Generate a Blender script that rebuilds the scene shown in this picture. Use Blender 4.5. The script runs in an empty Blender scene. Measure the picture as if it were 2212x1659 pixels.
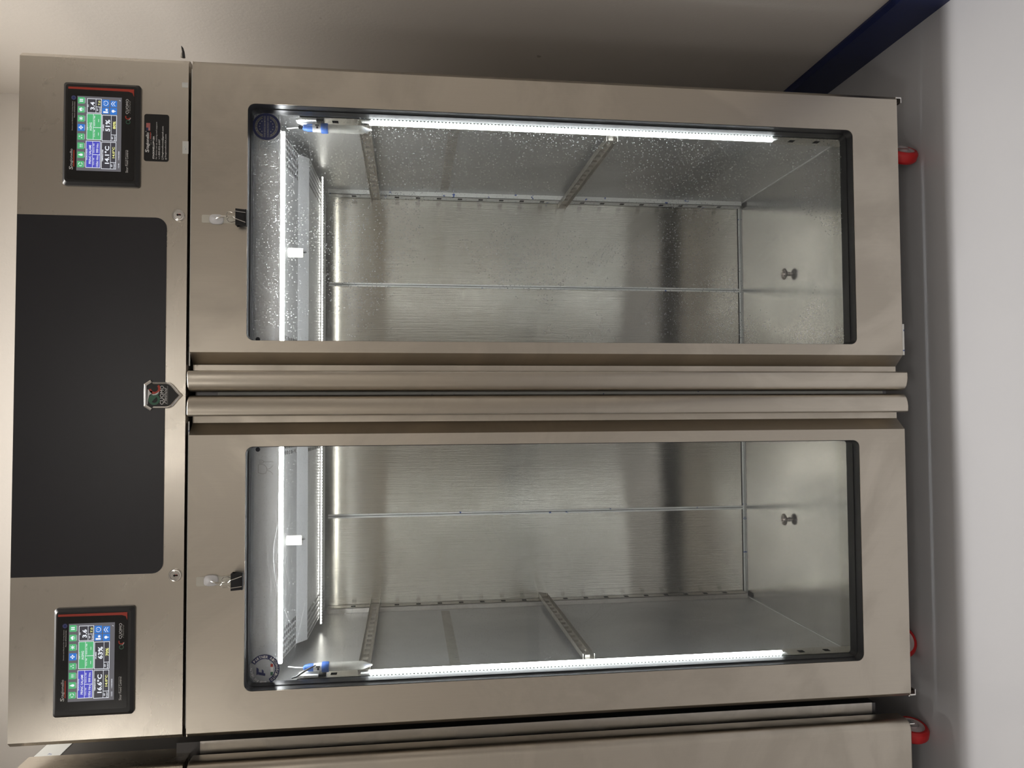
import bpy, bmesh, math, random
from mathutils import Vector, Matrix
random.seed(7)
PI = math.pi

# ------------------------------------------------------------------ camera (the photo is a portrait shot stored on its side)
CAM = Vector((-0.0459, -1.7573, 1.2964)); PITCH, YAW, ROLL, FPX = -0.1313, -0.0375, -0.0007, 1690.0
_f = Vector((-math.sin(YAW)*math.cos(PITCH), math.cos(YAW)*math.cos(PITCH), math.sin(PITCH)))
_r = _f.cross(Vector((0, 0, 1))).normalized(); _u = _r.cross(_f)
_r, _u = math.cos(ROLL)*_r+math.sin(ROLL)*_u, -math.sin(ROLL)*_r+math.cos(ROLL)*_u
scene = bpy.context.scene
cd = bpy.data.cameras.new('camera'); cam = bpy.data.objects.new('camera', cd); scene.collection.objects.link(cam)
cd.sensor_fit = 'HORIZONTAL'; cd.sensor_width = 36; cd.lens = FPX/2212*36; cd.clip_start = 0.02
m = Matrix((-_u, _r, -_f)).transposed().to_4x4(); m.translation = CAM; cam.matrix_world = m
scene.camera = cam
# ------------------------------------------------------------------ world, lights, exposure
w = bpy.data.worlds.new('world'); scene.world = w; w.use_nodes = True
w.node_tree.nodes['Background'].inputs[0].default_value = (.9, .93, 1, 1)
w.node_tree.nodes['Background'].inputs[1].default_value = .01
vs = scene.view_settings; vs.view_transform = 'Standard'; vs.look = 'None'; vs.exposure = 0; vs.gamma = 1
vs.use_curve_mapping = False
CEIL = 3.5
WALLX, WALLY = .962, .84
LAMPS = [  # ceiling lamps: x, y, size x, size y, power, colour
    (-.15, .022, 1.2, .024, 25, (1, .96, .91)),
    (-2.65, -3.95, .7, .7, 24, (1, .95, .88)),
    (-.05, -4.9, 1.2, .6, 15, (1, .96, .9)),
]
def lamp(i, x, y, sx, sy, pw, col):
    l = bpy.data.lights.new('ceiling_lamp_light', 'AREA'); l.shape = 'RECTANGLE'; l.size = sx; l.size_y = sy
    l.energy = pw; l.color = col
    if i == 0: l.spread = math.radians(105)   # slim lamp with a deep reflector
    o = bpy.data.objects.new('ceiling_lamp_light', l); o.location = (x, y, CEIL-.052)
    scene.collection.objects.link(o); return o
LAMP_OBJS = [lamp(i, *a) for i, a in enumerate(LAMPS)]

# ------------------------------------------------------------------ helpers
def px(a, b, x=None, y=None, z=None):
    """photo pixel (a right, b down) -> point of its ray on the plane x=, y= or z="""
    d = _f*FPX+_u*(1106-a)+_r*(829.5-b)
    ax, v = (0, x) if x is not None else (1, y) if y is not None else (2, z)
    t = (v-CAM[ax])/d[ax]
    return CAM+d*t
def rect(a0, a1, b0, b1, y):
    """pixel box on a plane y= -> x0, x1, z0, z1"""
    am, bm_ = (a0+a1)/2, (b0+b1)/2
    return (px(am, b1, y=y).x, px(am, b0, y=y).x, px(a1, bm_, y=y).z, px(a0, bm_, y=y).z)

MATS = {}
def nt(name):
    mt = bpy.data.materials.new(name); mt.use_nodes = True; MATS[name] = mt
    return mt, mt.node_tree.nodes, mt.node_tree.links, mt.node_tree.nodes['Principled BSDF']
def N(ns, t, **kw):
    n = ns.new(t)
    for k, v in kw.items():
        if k in n.inputs: n.inputs[k].default_value = v
        else: setattr(n, k, v)
    return n
def simple(name, col, rough=.5, metal=0, emit=None, es=1, spec=.5, noise=.06, nscale=40, coat=0):
    """principled with a faint procedural variation of its colour and gloss"""
    mt, ns, L, b = nt(name)
    tc = N(ns, 'ShaderNodeTexCoord'); no = N(ns, 'ShaderNodeTexNoise', Scale=nscale, Detail=3.0)
    L.new(tc.outputs['Object'], no.inputs['Vector'])
    mp = N(ns, 'ShaderNodeMapRange'); mp.inputs[3].default_value = 1-noise; mp.inputs[4].default_value = 1+noise
    L.new(no.outputs['Fac'], mp.inputs[0])
    mx = N(ns, 'ShaderNodeVectorMath', operation='SCALE'); mx.inputs[0].default_value = col[:3]
    L.new(mp.outputs[0], mx.inputs['Scale']); L.new(mx.outputs[0], b.inputs['Base Color'])
    b.inputs['Roughness'].default_value = rough; b.inputs['Metallic'].default_value = metal
    b.inputs['Specular IOR Level'].default_value = spec; b.inputs['Coat Weight'].default_value = coat
    if emit: b.inputs['Emission Color'].default_value = (*emit, 1); b.inputs['Emission Strength'].default_value = es
    return mt
def steel(name, col, rough, aniso, tangent, grain, smudge=.12, smscale=2.5, bump=.02, spots=0, soft=.04, metal=1.0):
    mt, ns, L, b = nt(name)
    tc = N(ns, 'ShaderNodeTexCoord')
    mp = N(ns, 'ShaderNodeMapping'); mp.inputs['Scale'].default_value = grain
    L.new(tc.outputs['Object'], mp.inputs['Vector'])
    g = N(ns, 'ShaderNodeTexNoise', Scale=1.0, Detail=4.0, Roughness=.65); L.new(mp.outputs[0], g.inputs['Vector'])
    s = N(ns, 'ShaderNodeTexNoise', Scale=smscale, Detail=6.0, Roughness=.6, Distortion=1.6); L.new(tc.outputs['Object'], s.inputs['Vector'])
    r1 = N(ns, 'ShaderNodeValToRGB'); r1.color_ramp.elements[0].position = .5-soft; r1.color_ramp.elements[1].position = .5+soft
    L.new(s.outputs['Fac'], r1.inputs['Fac'])
    a = N(ns, 'ShaderNodeMapRange'); a.inputs[3].default_value = 1-smudge; a.inputs[4].default_value = 1.0
    L.new(r1.outputs['Color'], a.inputs[0])
    g2 = N(ns, 'ShaderNodeMapRange'); g2.inputs[3].default_value = .94; g2.inputs[4].default_value = 1.06
    L.new(g.outputs['Fac'], g2.inputs[0])
    mu = N(ns, 'ShaderNodeMath', operation='MULTIPLY'); L.new(a.outputs[0], mu.inputs[0]); L.new(g2.outputs[0], mu.inputs[1])
    last = mu
    if spots:
        v = N(ns, 'ShaderNodeTexNoise', Scale=26.0, Detail=5.0, Roughness=.7); L.new(tc.outputs['Object'], v.inputs['Vector'])
        rr = N(ns, 'ShaderNodeValToRGB'); rr.color_ramp.elements[0].position = .60; rr.color_ramp.elements[1].position = .72
        L.new(v.outputs['Fac'], rr.inputs['Fac'])
        q = N(ns, 'ShaderNodeMapRange'); q.inputs[3].default_value = 1; q.inputs[4].default_value = 1-spots
        L.new(rr.outputs['Color'], q.inputs[0])
        last = N(ns, 'ShaderNodeMath', operation='MULTIPLY'); L.new(mu.outputs[0], last.inputs[0]); L.new(q.outputs[0], last.inputs[1])
    mx = N(ns, 'ShaderNodeVectorMath', operation='SCALE'); mx.inputs[0].default_value = col
    L.new(last.outputs[0], mx.inputs['Scale']); L.new(mx.outputs[0], b.inputs['Base Color'])
    b.inputs['Metallic'].default_value = metal; b.inputs['Specular IOR Level'].default_value = .4
    ra = N(ns, 'ShaderNodeMapRange'); ra.inputs[3].default_value = rough+.06; ra.inputs[4].default_value = rough-.02
    L.new(r1.outputs['Color'], ra.inputs[0]); L.new(ra.outputs[0], b.inputs['Roughness'])
    b.inputs['Anisotropic'].default_value = aniso
    t = N(ns, 'ShaderNodeCombineXYZ'); t.inputs[0].default_value, t.inputs[1].default_value, t.inputs[2].default_value = tangent
    L.new(t.outputs[0], b.inputs['Tangent'])
    bp = N(ns, 'ShaderNodeBump', Strength=bump, Distance=.01); L.new(g.outputs['Fac'], bp.inputs['Height']); L.new(bp.outputs[0], b.inputs['Normal'])
    return mt
STEEL = (.59, .543, .472)
steel('steel_front', STEEL, .34, .5, (0, 0, 1), (900, 900, 9), .10, 2.2, .02, soft=.06)
steel('steel_header', (.66, .615, .545), .24, .5, (0, 0, 1), (9, 900, 900), .05, 3.0, .02, .16, soft=.2)
steel('steel_handle', STEEL, .30, .3, (1, 0, 0), (700, 700, 4), .06, 2.5, .006)
INS = (.60, .60, .59)
steel('steel_back', (.62, .605, .55), .17, .97, (1, 0, 0), (420, 420, 4), .06, 3.0, .16, soft=.15)
steel('steel_side', INS, .33, .5, (0, 1, 0), (500, 500, 6), .08, 3.0, .05, soft=.15, metal=.7)
steel('steel_floor', INS, .15, .2, (1, 0, 0), (8, 400, 400), .07, 3.5, .02, soft=.18, metal=1)
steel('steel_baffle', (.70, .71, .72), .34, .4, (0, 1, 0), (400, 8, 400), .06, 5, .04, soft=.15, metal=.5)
steel('steel_plain', (.6, .58, .54), .3, 0, (1, 0, 0), (60, 60, 60), .08, 5, .01)
simple('steel_dark', (.12, .12, .125), .35, .8)
simple('chrome', (.8, .79, .77), .12, 1, noise=.02)
simple('plug_steel', (.50, .46, .43), .16, 1, noise=.02)
simple('black_gasket', (.028, .029, .033), .42)
simple('black_plastic', (.012, .012, .013), .38)
simple('black_hole', (.004, .004, .004), .9)
simple('black_glass', (.022, .022, .028), .32, spec=.45)
simple('overlay_black', (.012, .012, .013), .16, spec=.5)
simple('sticker_black', (.006, .006, .007), .4)
simple('white_plastic', (.80, .80, .82), .35)
simple('white_nylon', (.86, .85, .78), .45)
simple('tape_clear', (.72, .70, .62), .4)
simple('probe_blue', (.05, .16, .55), .4)
simple('print_white', (.82, .82, .82), .5, noise=.02)
simple('print_grey', (.33, .33, .32), .5, noise=.02)
simple('print_red', (.52, .055, .03), .4, noise=.03)
simple('print_green', (.05, .16, .10), .4)
simple('print_blue', (.03, .045, .22), .5)
simple('print_navy', (.035, .045, .13), .5)
simple('print_pink', (.62, .27, .27), .5)
simple('print_dark', (.03, .035, .05), .5)
simple('caster_red', (.55, .012, .015), .42, noise=.12)
simple('caster_hub', (.55, .47, .48), .45)
simple('wire', (.75, .73, .68), .2, 1)
simple('cable_black', (.01, .01, .012), .4)
simple('lamp_housing', (.8, .8, .78), .5)
simple('lamp_diffuser', (.9, .9, .9), .5, emit=(1, .96, .9), es=4)
simple('baseboard_blue', (.010, .018, .085), .38, noise=.1)
def emat(n, c, k=1.0): return simple(n, (.02, .02, .02), .2, emit=c, es=k, spec=.35, noise=0)
emat('scr_grey', (.155, .15, .165), .8); emat('scr_green', (.10, .50, .20), .9); emat('scr_blue', (.035, .20, .66), .9)
emat('scr_violet', (.085, .085, .56), .9); emat('scr_white', (.85, .88, .95), 1); emat('scr_yellow', (.85, .85, .30), 1)
emat('scr_dark', (.06, .058, .07), .8)
# the LED lamps of the cabinet, and the glow of their dotted reflection
simple('led_core', (.9, .9, .9), .5, emit=(.95, .985, 1), es=19, noise=0)
simple('led_top', (.9, .9, .9), .5, emit=(.97, .99, 1), es=60, noise=0)
simple('led_chip', (.9, .9, .9), .5, emit=(.85, 1, .97), es=9, noise=0)
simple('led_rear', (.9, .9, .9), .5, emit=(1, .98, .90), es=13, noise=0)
simple('led_channel', (.85, .85, .82), .4)
def film():
    mt, ns, L, b = nt('white_film')
    tc = N(ns, 'ShaderNodeTexCoord'); no = N(ns, 'ShaderNodeTexNoise', Scale=55.0, Detail=4.0); L.new(tc.outputs['Object'], no.inputs['Vector'])
    r = N(ns, 'ShaderNodeValToRGB'); e = r.color_ramp.elements
    e[0].position = .66; e[0].color = (.78, .79, .76, 1); e[1].position = .69; e[1].color = (.05, .1, .35, 1)
    L.new(no.outputs['Fac'], r.inputs['Fac']); L.new(r.outputs['Color'], b.inputs['Base Color']); b.inputs['Roughness'].default_value = .35
film()
def paint(name, col, rough, bscale, bstr, var):
    mt, ns, L, b = nt(name)
    tc = N(ns, 'ShaderNodeTexCoord')
    n1 = N(ns, 'ShaderNodeTexNoise', Scale=bscale, Detail=5.0); L.new(tc.outputs['Object'], n1.inputs['Vector'])
    n2 = N(ns, 'ShaderNodeTexNoise', Scale=2.2, Detail=5.0); L.new(tc.outputs['Object'], n2.inputs['Vector'])
    n3 = N(ns, 'ShaderNodeTexNoise', Scale=17.0, Detail=2.0); L.new(tc.outputs['Object'], n3.inputs['Vector'])
    r = N(ns, 'ShaderNodeValToRGB'); r.color_ramp.elements[0].position = .77; r.color_ramp.elements[0].color = (1, 1, 1, 1)
    r.color_ramp.elements[1].position = .80; r.color_ramp.elements[1].color = (.62, .6, .58, 1)
    L.new(n3.outputs['Fac'], r.inputs['Fac'])
    mp = N(ns, 'ShaderNodeMapRange'); mp.inputs[3].default_value = 1-var; mp.inputs[4].default_value = 1+var
    L.new(n2.outputs['Fac'], mp.inputs[0])
    mx = N(ns, 'ShaderNodeVectorMath', operation='SCALE'); mx.inputs[0].default_value = col; L.new(mp.outputs[0], mx.inputs['Scale'])
    mm = N(ns, 'ShaderNodeVectorMath', operation='MULTIPLY'); L.new(mx.outputs[0], mm.inputs[0]); L.new(r.outputs['Color'], mm.inputs[1])
    L.new(mm.outputs[0], b.inputs['Base Color']); b.inputs['Roughness'].default_value = rough
    bp = N(ns, 'ShaderNodeBump', Strength=bstr, Distance=.004); L.new(n1.outputs['Fac'], bp.inputs['Height']); L.new(bp.outputs[0], b.inputs['Normal'])
paint('wall_paint', (.70, .66, .615), .6, 120, .10, .03)
paint('ceiling_paint', (.78, .76, .73), .7, 120, .05, .02)
paint('floor_paint', (.60, .605, .635), .34, 30, .06, .05)
def glass(name, drops, streak, centres):
    """clear pane: fresnel reflection, with condensation drops and dried wipe marks as thin scattering film"""
    mt, ns, L, b = nt(name); ns.remove(b)
    out = ns['Material Output']
    tr = N(ns, 'ShaderNodeBsdfTransparent'); tr.inputs[0].default_value = (.965, .97, .968, 1)
    gl = N(ns, 'ShaderNodeBsdfGlossy', Roughness=.03); fr = N(ns, 'ShaderNodeFresnel', IOR=1.45)
    fm = N(ns, 'ShaderNodeMath', operation='MULTIPLY'); fm.inputs[1].default_value = .8; L.new(fr.outputs[0], fm.inputs[0])
    m1 = N(ns, 'ShaderNodeMixShader'); L.new(fm.outputs[0], m1.inputs[0]); L.new(tr.outputs[0], m1.inputs[1]); L.new(gl.outputs[0], m1.inputs[2])
    tl = N(ns, 'ShaderNodeBsdfTranslucent'); tl.inputs[0].default_value = (.9, .93, .95, 1)
    df = N(ns, 'ShaderNodeBsdfDiffuse'); df.inputs[0].default_value = (.8, .82, .83, 1)
    ms = N(ns, 'ShaderNodeMixShader'); ms.inputs[0].default_value = .35; L.new(tl.outputs[0], ms.inputs[1]); L.new(df.outputs[0], ms.inputs[2])
    tc = N(ns, 'ShaderNodeTexCoord')
    vo = N(ns, 'ShaderNodeTexVoronoi', Scale=260.0); L.new(tc.outputs['Object'], vo.inputs['Vector'])
    sp = N(ns, 'ShaderNodeSeparateColor'); L.new(vo.outputs['Color'], sp.inputs[0])
    # drop radius differs from cell to cell; many cells stay dry
    rm = N(ns, 'ShaderNodeMapRange'); rm.inputs[1].default_value = .45; rm.inputs[2].default_value = 1; rm.inputs[3].default_value = 0; rm.inputs[4].default_value = .42
    L.new(sp.outputs[0], rm.inputs[0])
    lt = N(ns, 'ShaderNodeMath', operation='LESS_THAN'); L.new(vo.outputs['Distance'], lt.inputs[0]); L.new(rm.outputs[0], lt.inputs[1])
    cl = N(ns, 'ShaderNodeTexNoise', Scale=4.0, Detail=3.0); L.new(tc.outputs['Object'], cl.inputs['Vector'])
    cr = N(ns, 'ShaderNodeMapRange'); cr.inputs[1].default_value = .30; cr.inputs[2].default_value = .6; L.new(cl.outputs['Fac'], cr.inputs[0])
    d1 = N(ns, 'ShaderNodeMath', operation='MULTIPLY'); L.new(lt.outputs[0], d1.inputs[0]); L.new(cr.outputs[0], d1.inputs[1])
    d2 = N(ns, 'ShaderNodeMath', operation='MULTIPLY'); d2.inputs[1].default_value = drops; L.new(d1.outputs[0], d2.inputs[0])
    # wipe marks: arcs of fine parallel lines
    dn = N(ns, 'ShaderNodeTexNoise', Scale=2.5, Detail=1.0); L.new(tc.outputs['Object'], dn.inputs['Vector'])
    dv = N(ns, 'ShaderNodeVectorMath', operation='MULTIPLY_ADD'); dv.inputs[1].default_value = (.12, 0, .12); L.new(dn.outputs['Color'], dv.inputs[0]); L.new(tc.outputs['Object'], dv.inputs[2])
    arcs = []
    for cx_, cz_ in centres:
        dd = N(ns, 'ShaderNodeVectorMath', operation='DISTANCE'); dd.inputs[1].default_value = (cx_, .05, cz_); L.new(dv.outputs[0], dd.inputs[0])
        wm = N(ns, 'ShaderNodeCombineXYZ'); L.new(dd.outputs['Value'], wm.inputs[0])
        wl = N(ns, 'ShaderNodeTexNoise', Scale=130.0, Detail=3.0, Roughness=.7); L.new(wm.outputs[0], wl.inputs['Vector'])
        wq = N(ns, 'ShaderNodeMapRange'); wq.inputs[1].default_value = .55; wq.inputs[2].default_value = .72; L.new(wl.outputs['Fac'], wq.inputs[0]); arcs.append(wq)
    sw = N(ns, 'ShaderNodeTexNoise', Scale=2.3, Detail=0.0); L.new(tc.outputs['Object'], sw.inputs['Vector'])
    sr = N(ns, 'ShaderNodeMapRange'); sr.inputs[1].default_value = .45; sr.inputs[2].default_value = .55; L.new(sw.outputs['Fac'], sr.inputs[0])
    ws = N(ns, 'ShaderNodeMix'); L.new(sr.outputs[0], ws.inputs[0]); L.new(arcs[0].outputs[0], ws.inputs[2]); L.new(arcs[1].outputs[0], ws.inputs[3])
    wn2 = N(ns, 'ShaderNodeTexNoise', Scale=6.0, Detail=3.0); L.new(tc.outputs['Object'], wn2.inputs['Vector'])
    wr = N(ns, 'ShaderNodeMapRange'); wr.inputs[1].default_value = .45; wr.inputs[2].default_value = .7; wr.inputs[4].default_value = streak
    L.new(wn2.outputs['Fac'], wr.inputs[0])
    wx = N(ns, 'ShaderNodeMath', operation='MULTIPLY', use_clamp=True); L.new(ws.outputs[0], wx.inputs[0]); L.new(wr.outputs[0], wx.inputs[1])
    ad = N(ns, 'ShaderNodeMath', operation='ADD', use_clamp=True); L.new(d2.outputs[0], ad.inputs[0]); L.new(wx.outputs[0], ad.inputs[1])
    ad2 = N(ns, 'ShaderNodeMath', operation='ADD', use_clamp=True); ad2.inputs[1].default_value = .010; L.new(ad.outputs[0], ad2.inputs[0])
    m2 = N(ns, 'ShaderNodeMixShader'); L.new(ad2.outputs[0], m2.inputs[0]); L.new(m1.outputs[0], m2.inputs[1]); L.new(ms.outputs[0], m2.inputs[2])
    L.new(m2.outputs[0], out.inputs['Surface'])
glass('glass_wet', .42, .20, ((.25, .95), (.75, .75)))
glass('glass_wiped', .12, .22, ((-.25, 1.1), (-.75, .7)))
def vinyl():
    mt, ns, L, b = nt('sticker_clear')
    b.inputs['Base Color'].default_value = (.6, .62, .66, 1); b.inputs['Alpha'].default_value = .28; b.inputs['Roughness'].default_value = .4
vinyl()
def tubeplastic():
    mt, ns, L, b = nt('tube_clear')
    tc = N(ns, 'ShaderNodeTexCoord'); no = N(ns, 'ShaderNodeTexNoise', Scale=60.0); L.new(tc.outputs['Object'], no.inputs['Vector'])
    mp = N(ns, 'ShaderNodeMapRange'); mp.inputs[3].default_value = .45; mp.inputs[4].default_value = .7; L.new(no.outputs['Fac'], mp.inputs[0])
    b.inputs['Base Color'].default_value = (.8, .8, .74, 1); L.new(mp.outputs[0], b.inputs['Alpha']); b.inputs['Roughness'].default_value = .25
tubeplastic()

class MB:
    def __init__(s): s.v = []; s.f = []
    def add(s, vs_, fs):
        n = len(s.v); s.v += [tuple(v) for v in vs_]; s.f += [tuple(i+n for i in f) for f in fs]; return s
    def box(s, x0, x1, y0, y1, z0, z1):
        x0, x1 = sorted((x0, x1)); y0, y1 = sorted((y0, y1)); z0, z1 = sorted((z0, z1))
        return s.add([(x0, y0, z0), (x1, y0, z0), (x1, y1, z0), (x0, y1, z0), (x0, y0, z1), (x1, y0, z1), (x1, y1, z1), (x0, y1, z1)],
                     [(3, 2, 1, 0), (4, 5, 6, 7), (0, 1, 5, 4), (1, 2, 6, 5), (2, 3, 7, 6), (3, 0, 4, 7)])
    def prism(s, pts, a, b, axis):
        """closed 2D outline extruded along axis ('x': pts are (y,z); 'y': (x,z); 'z': (x,y))"""
        def P(p, t): return {'x': (t, p[0], p[1]), 'y': (p[0], t, p[1]), 'z': (p[0], p[1], t)}[axis]
        n = len(pts)
        return s.add([P(p, a) for p in pts]+[P(p, b) for p in pts],
                     [tuple(range(n))[::-1], tuple(range(n, 2*n))]+[(i, (i+1) % n, n+(i+1) % n, n+i) for i in range(n)])
    def tube(s, pts, r, seg=8, cap=True):
        pts = [Vector(p) for p in pts]; rs = r if isinstance(r, (list, tuple)) else [r]*len(pts)
        up = None; n0 = len(s.v); vs_ = []
        for i, p in enumerate(pts):
            d = (pts[min(i+1, len(pts)-1)]-pts[max(i-1, 0)]).normalized()
            if up is None:
                up = d.cross(Vector((0, 0, 1)) if abs(d.z) < .9 else Vector((1, 0, 0))).normalized()
            up = (up-d*up.dot(d)).normalized(); sd = d.cross(up)
            for k in range(seg):
                a = 2*PI*k/seg; vs_.append(p+(up*math.cos(a)+sd*math.sin(a))*rs[i])
        fs = [(i*seg+k, i*seg+(k+1) % seg, (i+1)*seg+(k+1) % seg, (i+1)*seg+k) for i in range(len(pts)-1) for k in range(seg)]
        if cap: fs += [tuple(range(seg))[::-1], tuple(range((len(pts)-1)*seg, len(pts)*seg))]
        return s.add(vs_, fs)
    def lathe(s, prof, c, ax, seg=24, caps=True):
        """prof: (radius, distance along ax) from point c"""
        c = Vector(c); ax = Vector(ax).normalized()
        u = ax.cross(Vector((0, 0, 1)) if abs(ax.z) < .9 else Vector((1, 0, 0))).normalized(); v = ax.cross(u)
        vs_ = [c+ax*h+(u*math.cos(2*PI*k/seg)+v*math.sin(2*PI*k/seg))*r for r, h in prof for k in range(seg)]
        fs = [(i*seg+k, i*seg+(k+1) % seg, (i+1)*seg+(k+1) % seg, (i+1)*seg+k) for i in range(len(prof)-1) for k in range(seg)]
        if caps: fs += [tuple(range(seg))[::-1], tuple(range((len(prof)-1)*seg, len(prof)*seg))]
        return s.add(vs_, fs)
    def poly(s, pts, y, t=.0003):
        """flat print: outline of (x,z) points as a thin slab whose front is at y"""
        return s.prism(pts, y, y+t, 'y')
    def quad(s, x0, x1, z0, z1, y, t=.0003): return s.poly([(x0, z0), (x1, z0), (x1, z1), (x0, z1)], y, t)
    def frame(s, x0, x1, z0, z1, w, y, t=.0003):
        s.quad(x0, x1, z1-w, z1, y, t); s.quad(x0, x1, z0, z0+w, y, t); s.quad(x0, x0+w, z0, z1, y, t); return s.quad(x1-w, x1, z0, z1, y, t)
    def arc(s, cx, cz, r0, r1, a0, a1, y, n=20, t=.0003):
        for i in range(n):
            p, q = [math.radians(a0+(a1-a0)*k/n) for k in (i, i+1)]
            s.poly([(cx+r0*math.cos(p), cz+r0*math.sin(p)), (cx+r1*math.cos(p), cz+r1*math.sin(p)), (cx+r1*math.cos(q), cz+r1*math.sin(q)), (cx+r0*math.cos(q), cz+r0*math.sin(q))], y, t)
        return s
    def disc(s, cx, cz, r, y, n=24, t=.0003): return s.poly([(cx+r*math.cos(2*PI*k/n), cz+r*math.sin(2*PI*k/n)) for k in range(n)], y, t)
    def plate_hole(s, o, h, r, y0, y1, seg=6):
        """rectangular plate o=(x0,x1,z0,z1) with a round-cornered hole h, front y0, back y1"""
        x0, x1, z0, z1 = h; inner = []; outer = []
        for cx, cz, a0, ox, oz in ((x1-r, z1-r, 0, o[1], o[3]), (x0+r, z1-r, 90, o[0], o[3]), (x0+r, z0+r, 180, o[0], o[2]), (x1-r, z0+r, 270, o[1], o[2])):
            for k in range(seg+1):
                a = math.radians(a0+90*k/seg); inner.append((cx+r*math.cos(a), cz+r*math.sin(a))); outer.append((ox, oz))
        n = len(inner); vs_ = []
        for y in (y0, y1):
            vs_ += [(a, y, b) for a, b in inner]+[(a, y, b) for a, b in outer]
        fs = []
        for i in range(n):
            j = (i+1) % n
            if outer[i] == outer[j]: fs += [(i, j, n+i), (2*n+j, 2*n+i, 3*n+i)]
            else: fs += [(i, j, n+j, n+i), (2*n+j, 2*n+i, 3*n+i, 3*n+j), (n+i, n+j, 3*n+j, 3*n+i)]
            fs.append((j, i, 2*n+i, 2*n+j))
        return s.add(vs_, fs)
    def mesh(s, name, mat, smooth=False):
        me = bpy.data.meshes.new(name); me.from_pydata(s.v, [], s.f); me.materials.append(MATS[mat])
        b = bmesh.new(); b.from_mesh(me); bmesh.ops.remove_doubles(b, verts=b.verts, dist=1e-6)
        bmesh.ops.recalc_face_normals(b, faces=b.faces); b.to_mesh(me); b.free()
        if smooth:
            for p in me.polygons: p.use_smooth = True
            try: me.set_sharp_from_angle(angle=math.radians(38))
            except Exception: pass
        return me
    def build(s, name, mat, parent=None, smooth=False, bevel=0, kind=None, label=None):
        o = bpy.data.objects.new(name, s.mesh(name, mat, smooth)); scene.collection.objects.link(o)
        if parent: put(o, parent)
        if bevel:
            md = o.modifiers.new('bevel', 'BEVEL'); md.width = bevel; md.segments = 3; md.limit_method = 'ANGLE'; md.angle_limit = math.radians(40)
        if kind: o['kind'] = kind
        if label: o['label'] = label
        return o
def put(o, parent):
    o.parent = parent
    if parent.type == 'EMPTY': o.matrix_parent_inverse = Matrix.Translation(-parent.location)
def thing(name, loc, label, cat, group=None):
    o = bpy.data.objects.new(name, None); o.location = loc; o.empty_display_size = .05; scene.collection.objects.link(o)
    o['label'] = label; o['category'] = cat
    if group: o['group'] = group
    return o
def structure(o): o['kind'] = 'structure'; return o
def rrect(x0, x1, z0, z1, r, seg=6, corners=(1, 1, 1, 1)):
    """round-cornered rectangle outline; corners: top right, top left, bottom left, bottom right"""
    pts = []
    for on, cx, cz, a0, sx, sz in ((corners[0], x1, z1, 0, -1, -1), (corners[1], x0, z1, 90, 1, -1), (corners[2], x0, z0, 180, 1, 1), (corners[3], x1, z0, 270, -1, 1)):
        if not on: pts.append((cx, cz)); continue
        for k in range(seg+1):
            a = math.radians(a0+90*k/seg); pts.append((cx+sx*r+r*math.cos(a), cz+sz*r+r*math.sin(a)))
    return pts
_tc = {}
def glyphs(txt, bold=0, shear=0):
    key = (txt, bold, shear)
    if key in _tc: return _tc[key]
    c = bpy.data.curves.new('t', 'FONT'); c.body = txt; c.size = 1; c.resolution_u = 2; c.offset = bold; c.shear = shear
    o = bpy.data.objects.new('t', c); scene.collection.objects.link(o)
    dg = bpy.context.evaluated_depsgraph_get(); me = bpy.data.meshes.new_from_object(o.evaluated_get(dg))
    vs_ = [(v.co.x, v.co.y) for v in me.vertices]; fs = [tuple(p.vertices) for p in me.polygons]
    bpy.data.objects.remove(o); bpy.data.curves.remove(c); bpy.data.meshes.remove(me)
    x0, x1 = min(v[0] for v in vs_), max(v[0] for v in vs_); y0, y1 = min(v[1] for v in vs_), max(v[1] for v in vs_)
    _tc[key] = ([((a-x0)/(x1-x0), (b-y0)/max(y1-y0, 1e-6)) for a, b in vs_], fs)
    return _tc[key]
def text(mb, txt, x0, x1, z0, z1, y, bold=.012, shear=0):
    vs_, fs = glyphs(txt, bold, shear)
    mb.add([(x0+a*(x1-x0), y, z0+b*(z1-z0)) for a, b in vs_], fs)
def text_arc(mb, txt, cx, cz, r, h, a0, a1, y, inward=False):
    """letters standing on a circle from angle a0 to a1 (degrees)"""
    n = len(txt)
    for i, ch in enumerate(txt):
        if ch == ' ': continue
        vs_, fs = glyphs(ch, .02); a = math.radians(a0+(a1-a0)*(i+.5)/n); wd = abs(math.radians(a1-a0))*r/n*.82
        s_ = -1 if inward else 1
        e = (math.cos(a)*s_, math.sin(a)*s_); t = (e[1], -e[0])
        mb.add([(cx+math.cos(a)*r+t[0]*(p-.5)*wd+e[0]*(q-.5)*h, y, cz+math.sin(a)*r+t[1]*(p-.5)*wd+e[1]*(q-.5)*h) for p, q in vs_], fs)

# ------------------------------------------------------------------ the room
X0, Y0 = -4.2, -6.0
T = .1
structure(MB().box(X0-T, WALLX+T, Y0-T, WALLY+T, -T, 0).build('floor', 'floor_paint'))
structure(MB().box(X0-T, WALLX+T, Y0-T, WALLY+T, CEIL, CEIL+T).build('ceiling', 'ceiling_paint'))
structure(MB().box(WALLX, WALLX+T, Y0-T, WALLY+T, 0, CEIL).build('wall_right', 'wall_paint'))
structure(MB().box(X0, WALLX, WALLY, WALLY+T, 0, CEIL).build('wall_back', 'wall_paint'))
structure(MB().box(X0-T, X0, Y0-T, WALLY+T, 0, CEIL).build('wall_left', 'wall_paint'))
structure(MB().box(X0, WALLX, Y0-T, Y0, 0, CEIL).build('wall_front', 'wall_paint'))
BB = .126
def skirting(name, pts, a, b, axis): structure(MB().prism(pts, a, b, axis).build(name, 'baseboard_blue'))
BX = WALLX-.018
skirting('baseboard_right', [(WALLX, 0), (BX, 0), (BX, BB-.008), (WALLX-.006, BB), (WALLX, BB)], Y0, WALLY, 'y')
BY = WALLY-.018
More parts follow.
